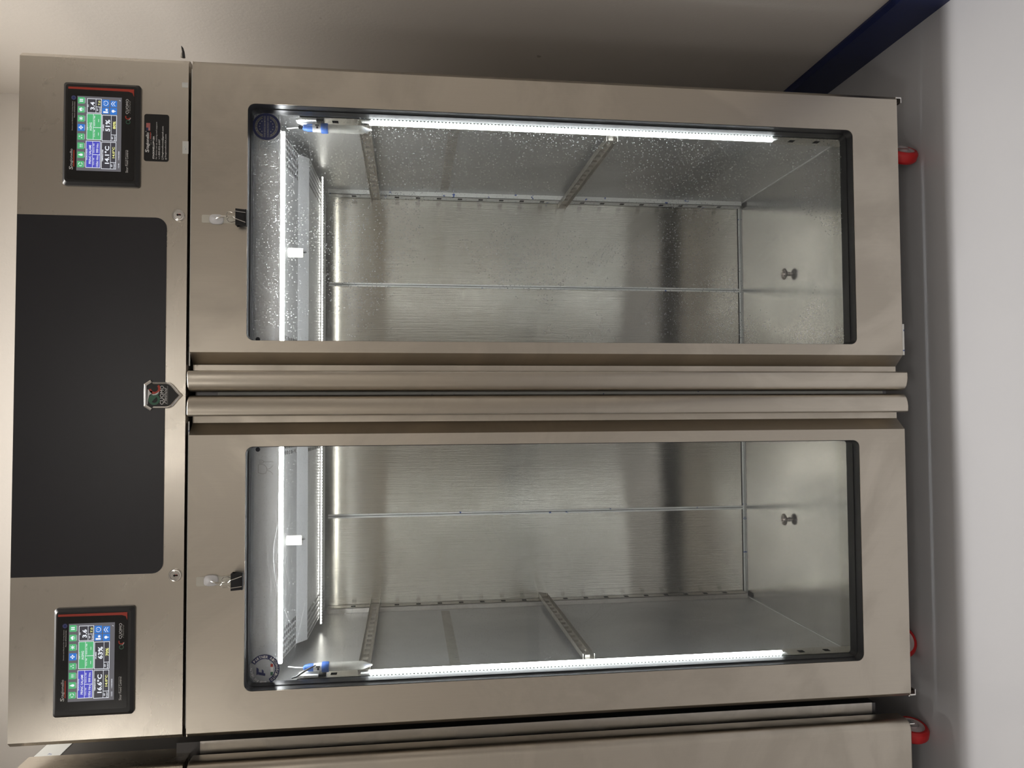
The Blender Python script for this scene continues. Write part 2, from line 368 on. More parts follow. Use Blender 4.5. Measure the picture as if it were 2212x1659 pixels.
skirting('baseboard_back', [(WALLY, 0), (BY, 0), (BY, BB-.008), (WALLY-.006, BB), (WALLY, BB)], X0, BX, 'x')
skirting('baseboard_left', [(X0, 0), (X0+.018, 0), (X0+.018, BB-.008), (X0+.006, BB), (X0, BB)], Y0, BY, 'y')
skirting('baseboard_front', [(Y0, 0), (Y0+.018, 0), (Y0+.018, BB-.008), (Y0+.006, BB), (Y0, BB)], X0+.018, BX, 'x')
LN = ['slim ceiling lamp straight above the glass door cabinet', 'square ceiling lamp in the far left corner behind the viewer', 'wide ceiling lamp in the middle of the room behind the viewer']
for (x, y, sx, sy, *_r2), o, lb in zip(LAMPS, LAMP_OBJS, LN):
    t = thing('ceiling_lamp', (x, y, CEIL), lb, 'ceiling lamp')
    MB().plate_hole((x-sx/2-.02, x+sx/2+.02, y-sy/2-.02, y+sy/2+.02), (x-sx/2, x+sx/2, y-sy/2, y+sy/2), .004, 0, .05)
    fr = MB()
    for a in ((x-sx/2-.02, x-sx/2, y-sy/2-.02, y+sy/2+.02), (x+sx/2, x+sx/2+.02, y-sy/2-.02, y+sy/2+.02), (x-sx/2, x+sx/2, y-sy/2-.02, y-sy/2), (x-sx/2, x+sx/2, y+sy/2, y+sy/2+.02)):
        fr.box(*a, CEIL-.05, CEIL)
    fr.build('frame', 'lamp_housing', t)
    MB().box(x-sx/2, x+sx/2, y-sy/2, y+sy/2, CEIL-.045, CEIL-.04).build('diffuser', 'lamp_diffuser', t)
    put(o, t)

# ------------------------------------------------------------------ the cabinet
W = .73; ZB, ZT, ZH = .1054, 1.7640, 2.115; ZHB = 1.7715
DEPTH = .79
DT = .055            # door thickness
XO, XI = .655, .032  # chamber: outer wall, divider face
YB = .745; YF = .066
ZF, ZC = .186, 1.70
WIN = (.1152, .6385, .2234, 1.6466)
cab = thing('curing_cabinet', (0, 0, 0), 'tall stainless steel curing cabinet with two lit glass doors and two touch screens', 'cabinet')
# carcass
MB().box(W-.07, W-.004, YF, DEPTH, ZB+.02, ZHB).build('side_panel', 'steel_plain', cab)
MB().box(-W+.004, -W+.07, YF, DEPTH, ZB+.02, ZHB).build('side_panel', 'steel_plain', cab)
MB().box(-W+.07, W-.07, YB+.004, DEPTH, ZB+.02, ZHB).build('rear_panel', 'steel_plain', cab)
MB().box(-W+.07, W-.07, YF, YB+.004, ZB+.02, ZF-.003).build('base_panel', 'steel_plain', cab)
MB().box(-W+.004, W-.004, YF, DEPTH, ZHB, ZHB+.03).build('top_panel', 'steel_plain', cab)
# header: folded sheet with rounded vertical edges
def fold(x0, x1, y0, y1, r, seg=5):
    pts = [(x1, y1)]
    for cx, a0 in ((x1-r, 0), (x0+r, -90)):
        for k in range(seg+1):
            a = math.radians(a0-90*k/seg); pts.append((cx+r*math.cos(a), y0+r+r*math.sin(a)))
    pts.append((x0, y1)); return pts
MB().prism(fold(-W, W, 0, DEPTH-.15, .010, 1), ZHB, ZH, 'z').build('header', 'steel_header', cab, smooth=True)
hdr = cab
x0, x1, z0, _ = rect(60, 357, 472, 1242, 0)
MB().prism(rrect(-.381, .379, 1.8135, ZH-.001, .022, corners=(0, 0, 1, 1)), -.002, .004, 'y').build('black_panel', 'black_glass', cab, label='smooth black panel in the middle of the header')

# control panels ------------------------------------------------------------
def control_panel(bez, inner, disp, temp, tset, hum, hset, ph, clock, chamf):
    """bez / inner / disp: pixel boxes (a0,a1,b0,b1); contents laid out in the display's own 0..1 frame"""
    yb, yo, yd, ye, yt = -.011, -.0118, -.0122, -.0126, -.0130
    x0, x1, z0, z1 = rect(*bez, -.005)
    pts = rrect(x0, x1, z0, z1, .006, 4); c = .006
    b = MB(); cx, cz = (x0+x1)/2, (z0+z1)/2; n = len(pts)
    sh = [(cx+(p[0]-cx)*(1-2*c/(x1-x0)), cz+(p[1]-cz)*(1-2*c/(z1-z0))) for p in pts]
    b.add([(p[0], .003, p[1]) for p in pts]+[(p[0], -.005, p[1]) for p in pts]+[(p[0], yb, p[1]) for p in sh],
          [tuple(range(2*n, 3*n))]+[(r*n+i, r*n+(i+1) % n, (r+1)*n+(i+1) % n, (r+1)*n+i) for r in (0, 1) for i in range(n)])
    cp = b.build('control_panel', 'black_plastic', cab, label='black touch screen controller in the header')
    x0, x1, z0, z1 = rect(*inner, yo)
    ov = MB().poly(rrect(x0, x1, z0, z1, .005, 4), yo, .001).build('overlay', 'overlay_black', cp)
    OX0, OX1, OZ0, OZ1 = x0, x1, z0, z1; OW, OH = OX1-OX0, OZ1-OZ0
    rd = MB(); rd.poly([(OX1-.0055, OZ1-.001), (OX1-.001, OZ1-.001), (OX1-.001, OZ0+.001), (OX1-.017, OZ0+.001), (OX1-.009, OZ0+.004), (OX1-.0065, OZ0+.012)], yo-.0003)
    rd.build('red_stripe', 'print_red', cp)
    x0, x1, z0, z1 = rect(*disp, yd); DW, DH = x1-x0, z1-z0
    MB().quad(x0, x1, z0, z1, yd).build('screen', 'scr_grey', cp)
    U = lambda u: x0+u*DW
    V = lambda v: z1-v*DH
    # pieces given in the pixel frame of an enlarged view of the panel: (v0,v1,u_left,u_right)
    cu = lambda q: (1325-q)/1010
    cv = lambda q: (q-296)/609
    def bx(a0, a1, b0, b1): return U(cu(b1)), U(cu(b0)), V(cv(a1)), V(cv(a0))
    G, B, VI, Wt, Ye, Dk = MB(), MB(), MB(), MB(), MB(), MB()
    cent = [1240, 1113, 990, 867, 743, 621, 498, 375]
    for i, c_ in enumerate(cent):
        h = 46 if i == 4 else 42
        (B if i == 4 else G).quad(*bx(307, 403 if i == 4 else 396, c_-h, c_+h), ye)
        xa, xb, za, zb = bx(320, 384, c_-32, c_+32); mx_, mz_ = (xa+xb)/2, (za+zb)/2; r = (xb-xa)/2
        cap = bx(400, 410, c_-34, c_+34); Wt.quad(cap[0], cap[1], (cap[2]+cap[3])/2-.0002, (cap[2]+cap[3])/2+.0002, yt)
        if i == 0:
            for a in (20, 140, 260): Wt.arc(mx_, mz_, r*.6, r*.8, a, a+85, yt, 6)
        elif i == 1: Wt.poly([(mx_, mz_+r), (mx_-r*.5, mz_-.1*r), (mx_-r*.4, mz_-.7*r), (mx_, mz_-r*.9), (mx_+r*.4, mz_-.7*r), (mx_+r*.5, mz_-.1*r)], yt)
        elif i == 2:
            for k in (-.5, 0, .5): Wt.poly([(mx_+k*r-.15*r, mz_-.2*r), (mx_+k*r+.15*r, mz_-.2*r), (mx_+k*r, mz_+.6*r)], yt); Wt.quad(mx_+k*r-.05*r, mx_+k*r+.05*r, mz_-.8*r, mz_-.3*r, yt)
        elif i == 3:
            for k, q in ((-.5, -.3), (.1, .5), (.5, -.3)): Wt.arc(mx_+k*r, mz_+q*r, r*.14, r*.26, 0, 360, yt, 8)
        elif i == 4:
            for a in (0, 90, 180, 270): Wt.disc(mx_+.55*r*math.cos(math.radians(a)), mz_+.55*r*math.sin(math.radians(a)), r*.3, yt, 10)
            Wt.disc(mx_, mz_, r*.16, yt, 8)
        elif i == 5:
            for a in (0, 60, 120):
                dx, dz = math.cos(math.radians(a))*r*.85, math.sin(math.radians(a))*r*.85; nx, nz = -dz*.1, dx*.1
                Wt.poly([(mx_-dx-nx, mz_-dz-nz), (mx_+dx-nx, mz_+dz-nz), (mx_+dx+nx, mz_+dz+nz), (mx_-dx+nx, mz_-dz+nz)], yt)
            Wt.arc(mx_, mz_, r*.45, r*.55, 0, 360, yt, 6)
        elif i == 6:
            for k, q, s_ in ((-.4, .1, .4), (.1, .35, .45), (.45, 0, .35)): Wt.disc(mx_+k*r, mz_+q*r, s_*r, yt, 10)
            for k in (-.4, 0, .4): Wt.quad(mx_+k*r-.06*r, mx_+k*r+.06*r, mz_-.9*r, mz_-.45*r, yt)
        else:
            for k in (-.35, .35): Wt.quad(mx_+k*r-.2*r, mx_+k*r+.2*r, mz_-.7*r, mz_+.7*r, yt)
    lw = DW*.0055
    def fr(a0, a1, b0, b1, mb=None): Wt.frame(*bx(a0, a1, b0, b1), lw, yt)
    def vl(a0, a1, b): q = bx(a0, a1, b-3, b+3); Wt.quad(*q, yt)
    def hl(a, b0, b1): q = bx(a-2, a+2, b0, b1); Wt.quad(*q, yt)
    def tx(mb, s_, a0, a1, b0, b1, bold=.01): text(mb, s_, *bx(a0, a1, b0, b1), yt-.0002, bold)
    VI.quad(*bx(422, 622, 922, 1285), ye); fr(422, 622, 922, 1285); hl(515, 922, 1285); vl(515, 622, 1105)
    tx(Wt, 'RECIPE IN PROGR', 432, 446, 1030, 1180); tx(Wt, 'PRINC SALAMI', 466, 498, 980, 1233); tx(Wt, 'TOTAL TIME', 526, 540, 1150, 1250)
    tx(Wt, 'RESIDUAL TIME', 526, 540, 955, 1085); tx(Wt, '1056 Hrs', 566, 598, 1118, 1270); tx(Wt, '999 Hrs', 566, 598, 955, 1080)
    G.quad(*bx(430, 632, 550, 905), ye); fr(430, 632, 550, 905); hl(521, 550, 905); vl(521, 632, 737)
    tx(Wt, 'STEP 1 / 1', 438, 452, 690, 775); tx(Wt, 'AGING', 470, 502, 672, 785); tx(Wt, 'TOTAL TIME', 530, 545, 768, 870); tx(Wt, 'RESIDUAL TIME', 530, 545, 578, 718)
    for c_ in (825, 642): Wt.quad(*bx(590, 595, c_-20, c_+20), yt)
    Dk.quad(*bx(432, 630, 345, 540), ye); fr(432, 630, 345, 540); hl(553, 345, 540); vl(553, 630, 456)
    tx(Wt, 'PH', 441, 457, 432, 460); tx(Wt, ph, 478, 538, 392, 500, .03); tx(Wt, 'SET', 566, 584, 475, 512, .02); tx(Wt, 'POINT', 602, 620, 464, 530, .02); tx(Ye, '7.0', 585, 616, 372, 435, .02)
    for a0, a1, b0, b1 in ((637, 736, 352, 450), (637, 734, 460, 546), (751, 842, 362, 450), (747, 842, 460, 553)): B.quad(*bx(a0, a1, b0, b1), ye)
    q = bx(655, 720, 366, 436); Wt.arc((q[0]+q[1])/2, (q[2]+q[3])/2, (q[1]-q[0])*.38, (q[1]-q[0])*.46, 115, 425, yt, 14); Wt.quad((q[0]+q[1])/2-.0002, (q[0]+q[1])/2+.0002, (q[2]+q[3])/2, q[3], yt)
    q = bx(655, 720, 472, 534); Wt.quad(q[0], q[0]+(q[1]-q[0])*.35, q[2], q[3], yt); Wt.disc(q[1]-(q[1]-q[0])*.3, (q[2]*.7+q[3]*.3), (q[1]-q[0])*.25, yt)
    q = bx(766, 828, 374, 438); xm = (q[0]+q[1])/2; hh = q[3]-q[2]
    for k in (0, .45): Wt.poly([(q[0], q[2]+hh*(.1+k)), (xm, q[2]+hh*(.5+k)), (q[1], q[2]+hh*(.1+k)), (q[1], q[2]+hh*(.22+k)), (xm, q[2]+hh*(.65+k)), (q[0], q[2]+hh*(.22+k))], yt)
    q = bx(766, 828, 474, 538); Wt.disc((q[0]+q[1])/2, q[2]+(q[3]-q[2])*.62, (q[1]-q[0])*.3, yt); Wt.quad((q[0]+q[1])/2-.0007, (q[0]+q[1])/2+.0007, q[2], q[2]+(q[3]-q[2])*.35, yt)
    Dk.quad(*bx(635, 838, 930, 1295), ye); fr(635, 838, 930, 1295); hl(762, 930, 1295); vl(762, 838, 1205)
    tx(Wt, 'TEMPERATURE', 645, 663, 1035, 1195, .02); tx(Wt, temp, 682, 745, 985, 1225, .03); tx(Wt, 'SET', 770, 790, 1228, 1266, .02); tx(Wt, 'POINT', 806, 825, 1216, 1284, .02); tx(Ye, tset, 786, 820, 995, 1145, .03)
    Dk.quad(*bx(640, 842, 562, 915), ye); fr(640, 842, 562, 915); hl(766, 562, 915); vl(766, 842, 830)
    tx(Wt, 'HUMID', 652, 670, 690, 780, .02); tx(Wt, hum, 688, 752, 625, 785, .03); tx(Wt, 'SET', 774, 794, 852, 890, .02); tx(Wt, 'POINT', 810, 829, 840, 908, .02); tx(Ye, hset, 790, 830, 645, 748, .03)
    tx(Wt, clock, 868, 884, 1215, 1275); tx(Wt, '11/03/2025', 868, 884, 1050, 1168); tx(Wt, '/', 872, 892, 350, 366)
    for mb, mt, nm in ((G, 'scr_green', 'green_tile'), (B, 'scr_blue', 'blue_tile'), (VI, 'scr_violet', 'violet_tile'), (Dk, 'scr_dark', 'dark_tile')):
        for k in range(0, len(mb.v), 8):   # every tile is a slab of eight corners
            tl = MB(); tl.add(mb.v[k:k+8], [tuple(q-k for q in f) for f in mb.f if k <= f[0] < k+8]); tl.build(nm, mt, cp)
    Wt.build('white_lettering', 'scr_white', cp, kind='stuff'); Ye.build('yellow_lettering', 'scr_yellow', cp, kind='stuff')
    # print on the overlay
    Pw, Pr, Pb, Pg = MB(), MB(), MB(), MB(); yp = yo-.0004
    tx2 = lambda mb, s_, a0, a1, b0, b1, bold=.01, sh=0: text(mb, s_, *bx(a0, a1, b0, b1), yp, bold, sh)
    tx2(Pw, 'S', 196, 248, 1270, 1315, .02); tx2(Pw, 'tagionello', 205, 252, 1035, 1268, .01)
    Pr.quad(*bx(250, 268, 1050, 1275), yp+.0002)
    tx2(Pw, 'Device and Method for Curing Salami', 226, 241, 392, 785); tx2(Pw, 'Patent EP2769632B1', 254, 267, 395, 610)
    q = bx(215, 275, 310, 372); cx, cz, r = (q[0]+q[1])/2, (q[2]+q[3])/2, (q[1]-q[0])/2
    Pb.disc(cx, cz, r, yp+.0002)
    for k in range(12): Pg.disc(cx+r*.72*math.cos(k*PI/6), cz+r*.72*math.sin(k*PI/6), r*.1, yp-.0001, 6)
    tx2(Pw, 'Sicur Food Control', 970, 1004, 1030, 1335); hl2 = bx(966, 968, 1032, 1240); Pw.quad(*hl2, yp)
    tx2(Pw, 'CUOMO', 962, 1000, 330, 535); tx2(Pg, 'Method', 1000, 1030, 345, 525, 0, .5)
    q = bx(955, 1030, 540, 610); cx, cz, r = (q[0]+q[1])/2, (q[2]+q[3])/2, (q[3]-q[2])/2
    Pr.arc(cx, cz, r*.62, r, 60, 250, yp, 14); Pw.arc(cx-r*.25, cz, r*.9, r*1.08, 190, 270, yp, 8)
    q = bx(965, 1028, 612, 676); Pg2 = MB(); Pg2.arc((q[0]+q[1])/2, (q[2]+q[3])/2, (q[3]-q[2])*.36, (q[3]-q[2])*.5, 0, 360, yp, 18)
    for mb, mt, nm in ((Pw, 'print_white', 'white_print'), (Pr, 'print_red', 'red_print'), (Pb, 'print_blue', 'flag_disc'), (Pg, 'print_grey', 'grey_print'), (Pg2, 'print_green', 'green_ring')):
        mb.build(nm, mt, cp, kind='stuff')
control_panel((136.5, 303, 181, 402), (145, 289.5, 189, 389), (166, 262, 209, 369.5), '14.1°C', '14.0°C', '51%', '80%', '3.4', '12:46', 1)
control_panel((116, 290, 1312, 1546), (123, 275, 1324, 1533), (147.5, 247, 1346, 1514), '16.6°C', '14.0°C', '63%', '70%', '3.6', '12:52', 0)

# contact sticker ------------------------------------------------------------
def sticker():
    y = -.0008
    C = lambda a0, a1, b0, b1, yy=y: rect(120+a0/6.382, 120+a1/6.382, 160+b0/6.382, 160+b1/6.382, yy)
    x0, x1, z0, z1 = C(1220, 1562, 555, 1203)
    st = MB().prism(rrect(x0, x1, z0, z1, .005), y, .001, 'y').build('contact_sticker', 'sticker_black', cab, label='black contact sticker with white lettering below the touch screen')
    Pw, Pr, Pb, Pp = MB(), MB(), MB(), MB(); yt = y-.0003
    tx = lambda s_, a0, a1, b0, b1, bold=.012, sh=0: text(Pw, s_, *C(a0, a1, b0, b1), yt, bold, sh)
    tx('S', 1235, 1290, 1035, 1080, .03); tx('tagionello', 1245, 1302, 805, 1033, .025); tx('®', 1240, 1256, 785, 800, 0)
    Pr.quad(*C(1303, 1312, 800, 895), yt)
    tx('per le aziende', 1312, 1322, 815, 970, 0)
    Pp.quad(*C(1250, 1305, 675, 778), yt); Pb.quad(*C(1250, 1280, 738, 778), yt-.0002)
    for k in range(3): Pr.quad(*C(1256+k*17, 1262+k*17, 675, 738), yt-.0002)
    tx('STAGIONELLO® USA', 1338, 1364, 855, 1170, .04); tx('for device set up, training and support', 1380, 1406, 660, 1175, 0, .25)
    tx('1-800-822-6447', 1418, 1441, 900, 1145); tx('Stagionellousa@gmail.com', 1464, 1493, 720, 1150); tx('StagionelloUSA.com', 1508, 1532, 830, 1150)
    q = C(1418, 1442, 1155, 1178); Pw.arc((q[0]+q[1])/2+.001, (q[2]+q[3])/2+.001, .0012, .0019, 170, 290, yt, 8)
    q = C(1466, 1490, 1156, 1180); Pw.frame(*q, .0004, yt)
    q = C(1510, 1534, 1156, 1180); Pw.arc((q[0]+q[1])/2, (q[2]+q[3])/2, .0010, .0017, 0, 360, yt, 12)
    for mb, mt, nm in ((Pw, 'print_white', 'white_lettering'), (Pr, 'print_red', 'red_print'), (Pb, 'print_navy', 'flag_canton'), (Pp, 'print_pink', 'flag_field')): mb.build(nm, mt, st, kind='stuff')
sticker()

# shield badge ------------------------------------------------------------
def badge():
    y0, y1 = .001, -.007
    P = lambda a, b, y=y1: (lambda p: (p.x, p.z))(px(280+a/9.217, 780+b/9.217, y=y))
    half = [(275, 0), (275, 225), (405, 308), (442, 262), (740, 262), (790, 250), (840, 220), (890, 165), (960, 80), (1040, 0)]
    mid = 681
    out = [(a, mid-d) for a, d in half]+[(a, mid+d) for a, d in half[::-1]][1:-1]
    shr = lambda k: [(620+(a-620)*k, mid+(b-mid)*k) for a, b in out]
    po = [P(a, b) for a, b in out]; n = len(po); pm = [P(a, b) for a, b in shr(.93)]; pi_ = [P(a, b) for a, b in shr(.84)]
    b = MB()
    b.add([(p[0], y0, p[1]) for p in po]+[(p[0], y1+.002, p[1]) for p in po]+[(p[0], y1, p[1]) for p in pm]+[(p[0], y1+.002, p[1]) for p in pi_],
          [(r*n+i, r*n+(i+1) % n, (r+1)*n+(i+1) % n, (r+1)*n+i) for r in range(3) for i in range(n)]+[tuple(range(3*n, 4*n))])
    bd = b.build('shield_badge', 'chrome', cab, label='shield shaped badge with chrome rim and lettering')
    MB().poly(pi_, y1+.0015, .001).build('black_field', 'sticker_black', bd)
    yt = y1+.0009
    Wt, Gr, Rd, Gy = MB(), MB(), MB(), MB()
    C = lambda a0, a1, b0, b1: rect(280+a0/9.217, 280+a1/9.217, 780+b0/9.217, 780+b1/9.217, yt)
    text(Wt, 'CUOMO', *C(604, 680, 488, 866), yt, .01); text(Wt, 'Method', *C(676, 742, 520, 850), yt, 0, .5)
    Gy.quad(*C(744, 750, 490, 862), yt); Gy.quad(*C(760, 764, 490, 862), yt)
    k = 1/9.217/960
    c = P(488, 766, yt); Gr.arc(*c, 62*k, 104*k, 0, 360, yt, 24); Gr.poly([P(405, 850, yt), P(440, 680, yt), P(585, 640, yt), P(545, 700, yt)], yt+.0001)
    c = P(498, 548, yt); Rd.arc(*c, 62*k, 104*k, 95, 315, yt, 18)
    Wt.poly([P(*q, yt) for q in ((345, 865), (360, 560), (400, 590), (455, 600), (440, 640), (390, 680), (368, 760), (355, 865))], yt)
    Wt.poly([P(*q, yt) for q in ((430, 660), (500, 655), (560, 625), (583, 590), (575, 640), (530, 672), (470, 680))], yt-.0001)
    for mb, mt, nm in ((Wt, 'print_white', 'white_lettering'), (Gr, 'print_green', 'green_ring'), (Rd, 'print_red', 'red_arc'), (Gy, 'print_grey', 'grey_rules')): mb.build(nm, mt, bd, kind='stuff')
badge()

# key locks ------------------------------------------------------------
for a, b_ in ((385, 464.5), (378, 1243)):
    c = px(a, b_, y=-.004); c.y = .001
    lk = MB().lathe([(.0135, 0), (.0135, .004), (.0122, .006), (.0105, .0062), (.010, .005), (.0085, .005), (.0085, .0064), (.0005, .0066)], c, (0, -1, 0), 28).build('key_lock', 'chrome', cab, smooth=True, label='round chrome key lock')
    s_ = MB(); s_.box(c.x-.0012, c.x+.0012, -.0062, -.0050, c.z-.006, c.z+.001); s_.lathe([(.0022, 0), (.0022, .001)], (c.x, -.0050, c.z+.001), (0, -1, 0), 10); s_.build('key_slot', 'black_hole', lk)
    MB().box(c.x+.0006, c.x+.0022, -.0060, -.0050, c.z-.005, c.z-.001).build('red_mark', 'print_red', lk)

# doors ------------------------------------------------------------
def door(s):
    """s=+1: right door, s=-1: left door (mirrored)"""
    wx = sorted((s*WIN[0], s*WIN[1])); lab = 'right' if s > 0 else 'left'
    M = lambda pts: [(s*x, y) for x, y in pts]
    o = sorted((s*.0895, s*(W-.010)))
    d = MB().plate_hole((o[0], o[1], ZB, ZT), (wx[0], wx[1], WIN[2], WIN[3]), .016, 0, .002)
    # outer folded edge, sides and bevel towards the handle
    r = .010; e = [(W-r, 0), (W-.0015, .0075), (W, .011), (W, DT), (W-.003, DT), (W-.003, r), (W-r, .002)]
    d.prism(M(e), ZB, ZT, 'z')
    d.prism(M([(.0895, 0), (.0635, .030), (.046, .030), (.046, .032), (.0642, .032), (.0895, .003)]), ZB, ZT, 'z')
    d.box(s*.046, s*.049, .032, DT, ZB, ZT)
    d.box(s*.046, s*W, .0315, DT, ZT-.002, ZT); d.box(s*.046, s*W, .0315, DT, ZB, ZB+.002)
    d.box(s*.09, s*(W-.003), .002, .0315, ZT-.002, ZT); d.box(s*.09, s*(W-.003), .002, .0315, ZB, ZB+.002)
    do = d.build('door', 'steel_front', cab, smooth=True, label='%s glazed stainless steel door' % lab)
    # handle: full height profile lip, rounded towards the gap
    hp = [(.0490, .012), (.0490, -.012), (.0480, -.0148), (.0455, -.016), (.034, -.0160), (.024, -.0146), (.0155, -.0115), (.009, -.0065), (.0050, .0005), (.0036, .010), (.0036, .0315), (.046, .0315), (.046, .029), (.010, .029), (.010, .012)]
    hp = [(.0490, .030), (.0490, -.010), (.0482, -.0142), (.0455, -.016), (.034, -.0160), (.024, -.0146), (.0155, -.0115), (.009, -.0065), (.0052, .0005), (.0040, .010), (.0040, .030)]
    MB().prism(M(hp), ZB-.002, ZT+.0015, 'z').build('handle', 'steel_handle', do, smooth=True, bevel=.003)
    # black reveal in two steps, with a joint between
    g1 = MB().plate_hole((wx[0]-.003, wx[1]+.003, WIN[2]-.003, WIN[3]+.003), (wx[0]+.0006, wx[1]-.0006, WIN[2]+.0006, WIN[3]-.0006), .0155, .0025, .026)
    g1.build('gasket', 'black_gasket', do, smooth=True)
    g2 = MB().plate_hole((wx[0]-.003, wx[1]+.003, WIN[2]-.003, WIN[3]+.003), (wx[0]+.0024, wx[1]-.0024, WIN[2]+.0024, WIN[3]-.0024), .009, .0268, .0545)
    g2.build('gasket', 'black_gasket', do, smooth=True)
    MB().plate_hole((wx[0]-.03, wx[1]+.03, WIN[2]-.03, WIN[3]+.03), (wx[0]-.002, wx[1]+.002, WIN[2]-.002, WIN[3]+.002), .004, .0455, DT-.0002).build('inner_frame', 'black_gasket', do)
    MB().box(wx[0]+.001, wx[1]-.001, .0480, .0515, WIN[2]+.001, WIN[3]-.001).build('glass_pane', 'glass_wet' if s > 0 else 'glass_wiped', do, label='condensation specked glass pane' if s > 0 else 'wiped glass pane')
    # bottom hinge bracket and light film scraps along the door edges
    hb = MB(); xh = s*(W-.012)
    hb.box(xh-.014, xh+.012, .010, .034, ZB-.004, ZB-.0005); hb.box(xh+s*.009, xh+s*.012, .010, .034, ZB-.017, ZB-.004); hb.box(xh-s*.002, xh+s*.012, .010, .034, ZB-.019, ZB-.017)
    hb.build('hinge', 'chrome', do)
    MB().lathe([(.006, 0), (.0085, .0015), (.0085, .004)], (s*(W-.028), .020, ZB-.0045), (0, 0, 1), 14).build('hinge_pin', 'white_plastic', do)
    return do
DR, DL = door(1), door(-1)
# film left on the door edges
def scrap(par, a0, a1, b0, b1, y=.001, mat='white_film', t=.0006):
    x0, x1, z0, z1 = rect(a0, a1, b0, b1, y); MB().box(x0, x1, y, y+t, z0, z1).build('film_scrap', mat, par)
MB().box(.06, W-.02, .003, .005, ZT, ZT+.0022).build('film_edge', 'white_film', DR)
MB().box(-W+.02, -.06, .003, .005, ZT, ZT+.0022).build('film_edge', 'white_film', DL)
for a0, a1, b0, b1 in ((393, 406, 178, 189), (394, 407, 305, 332)): scrap(cab, a0, a1, b0, b1, -.0008)
scrap(DR, 1949.5, 1953.5, 700, 767, -.0006)
p1 = [px(a, b, y=.03) for a, b in ((397, 125), (396, 112), (394, 104), (391.5, 99))]
MB().tube(p1, [.0035, .0028, .0022, .0003], 6).build('film_shred', 'cable_black', cab, label='torn black film end sticking out above the right door')
MB().tube([px(a, b, y=.03) for a, b in ((393, 124), (392, 114))], [.003, .001], 6).build('film_shred', 'tape_clear', cab)

# stickers on the panes ------------------------------------------------------------
YG = .0478
def food_symbol(par, a, b, sc, right):
    """cup and fork mark drawn with thin lines; (a,b) is its top left corner in the enlarged photo"""
    y = YG-.0004; w_ = .0009; mb = MB()
    def ln(pts):
        q = [px(a+p[0]*sc, b+p[1]*sc, y=y) for p in pts]
        for i in range(len(q)-1):
            d = (q[i+1]-q[i]); n = Vector((-d.z, 0, d.x)).normalized()*w_/2; e = d.normalized()*w_*.35
            mb.poly([((q[i]-e-n).x, (q[i]-e-n).z), ((q[i+1]+e-n).x, (q[i+1]+e-n).z), ((q[i+1]+e+n).x, (q[i+1]+e+n).z), ((q[i]-e+n).x, (q[i]-e+n).z)], y-.0001, .0003)
    ln([(0, 0), (0, 17), (10, 20), (16, 18), (18.5, 12), (18, 6), (14, 1), (8, -1), (0, 0)])
    ln([(18.5, 10), (25, 8), (29, 5), (31, 1)]); ln([(18.5, 12), (25, 14), (29, 17), (31, 21)])
    if not right:
        ln([(1, -10), (9, -10), (12, -6.5), (32, -6.5)]); ln([(1, -6.5), (8, -6.5)]); ln([(1, -3.5), (9, -3.5), (12, -6.5)])
    mb.build('food_safe_mark', 'print_grey', par, label='thin outline of a cup mark on the pane')
food_symbol(DL, 558, 1004, 1.0, False); food_symbol(DR, 560, 304, 1.0, True)
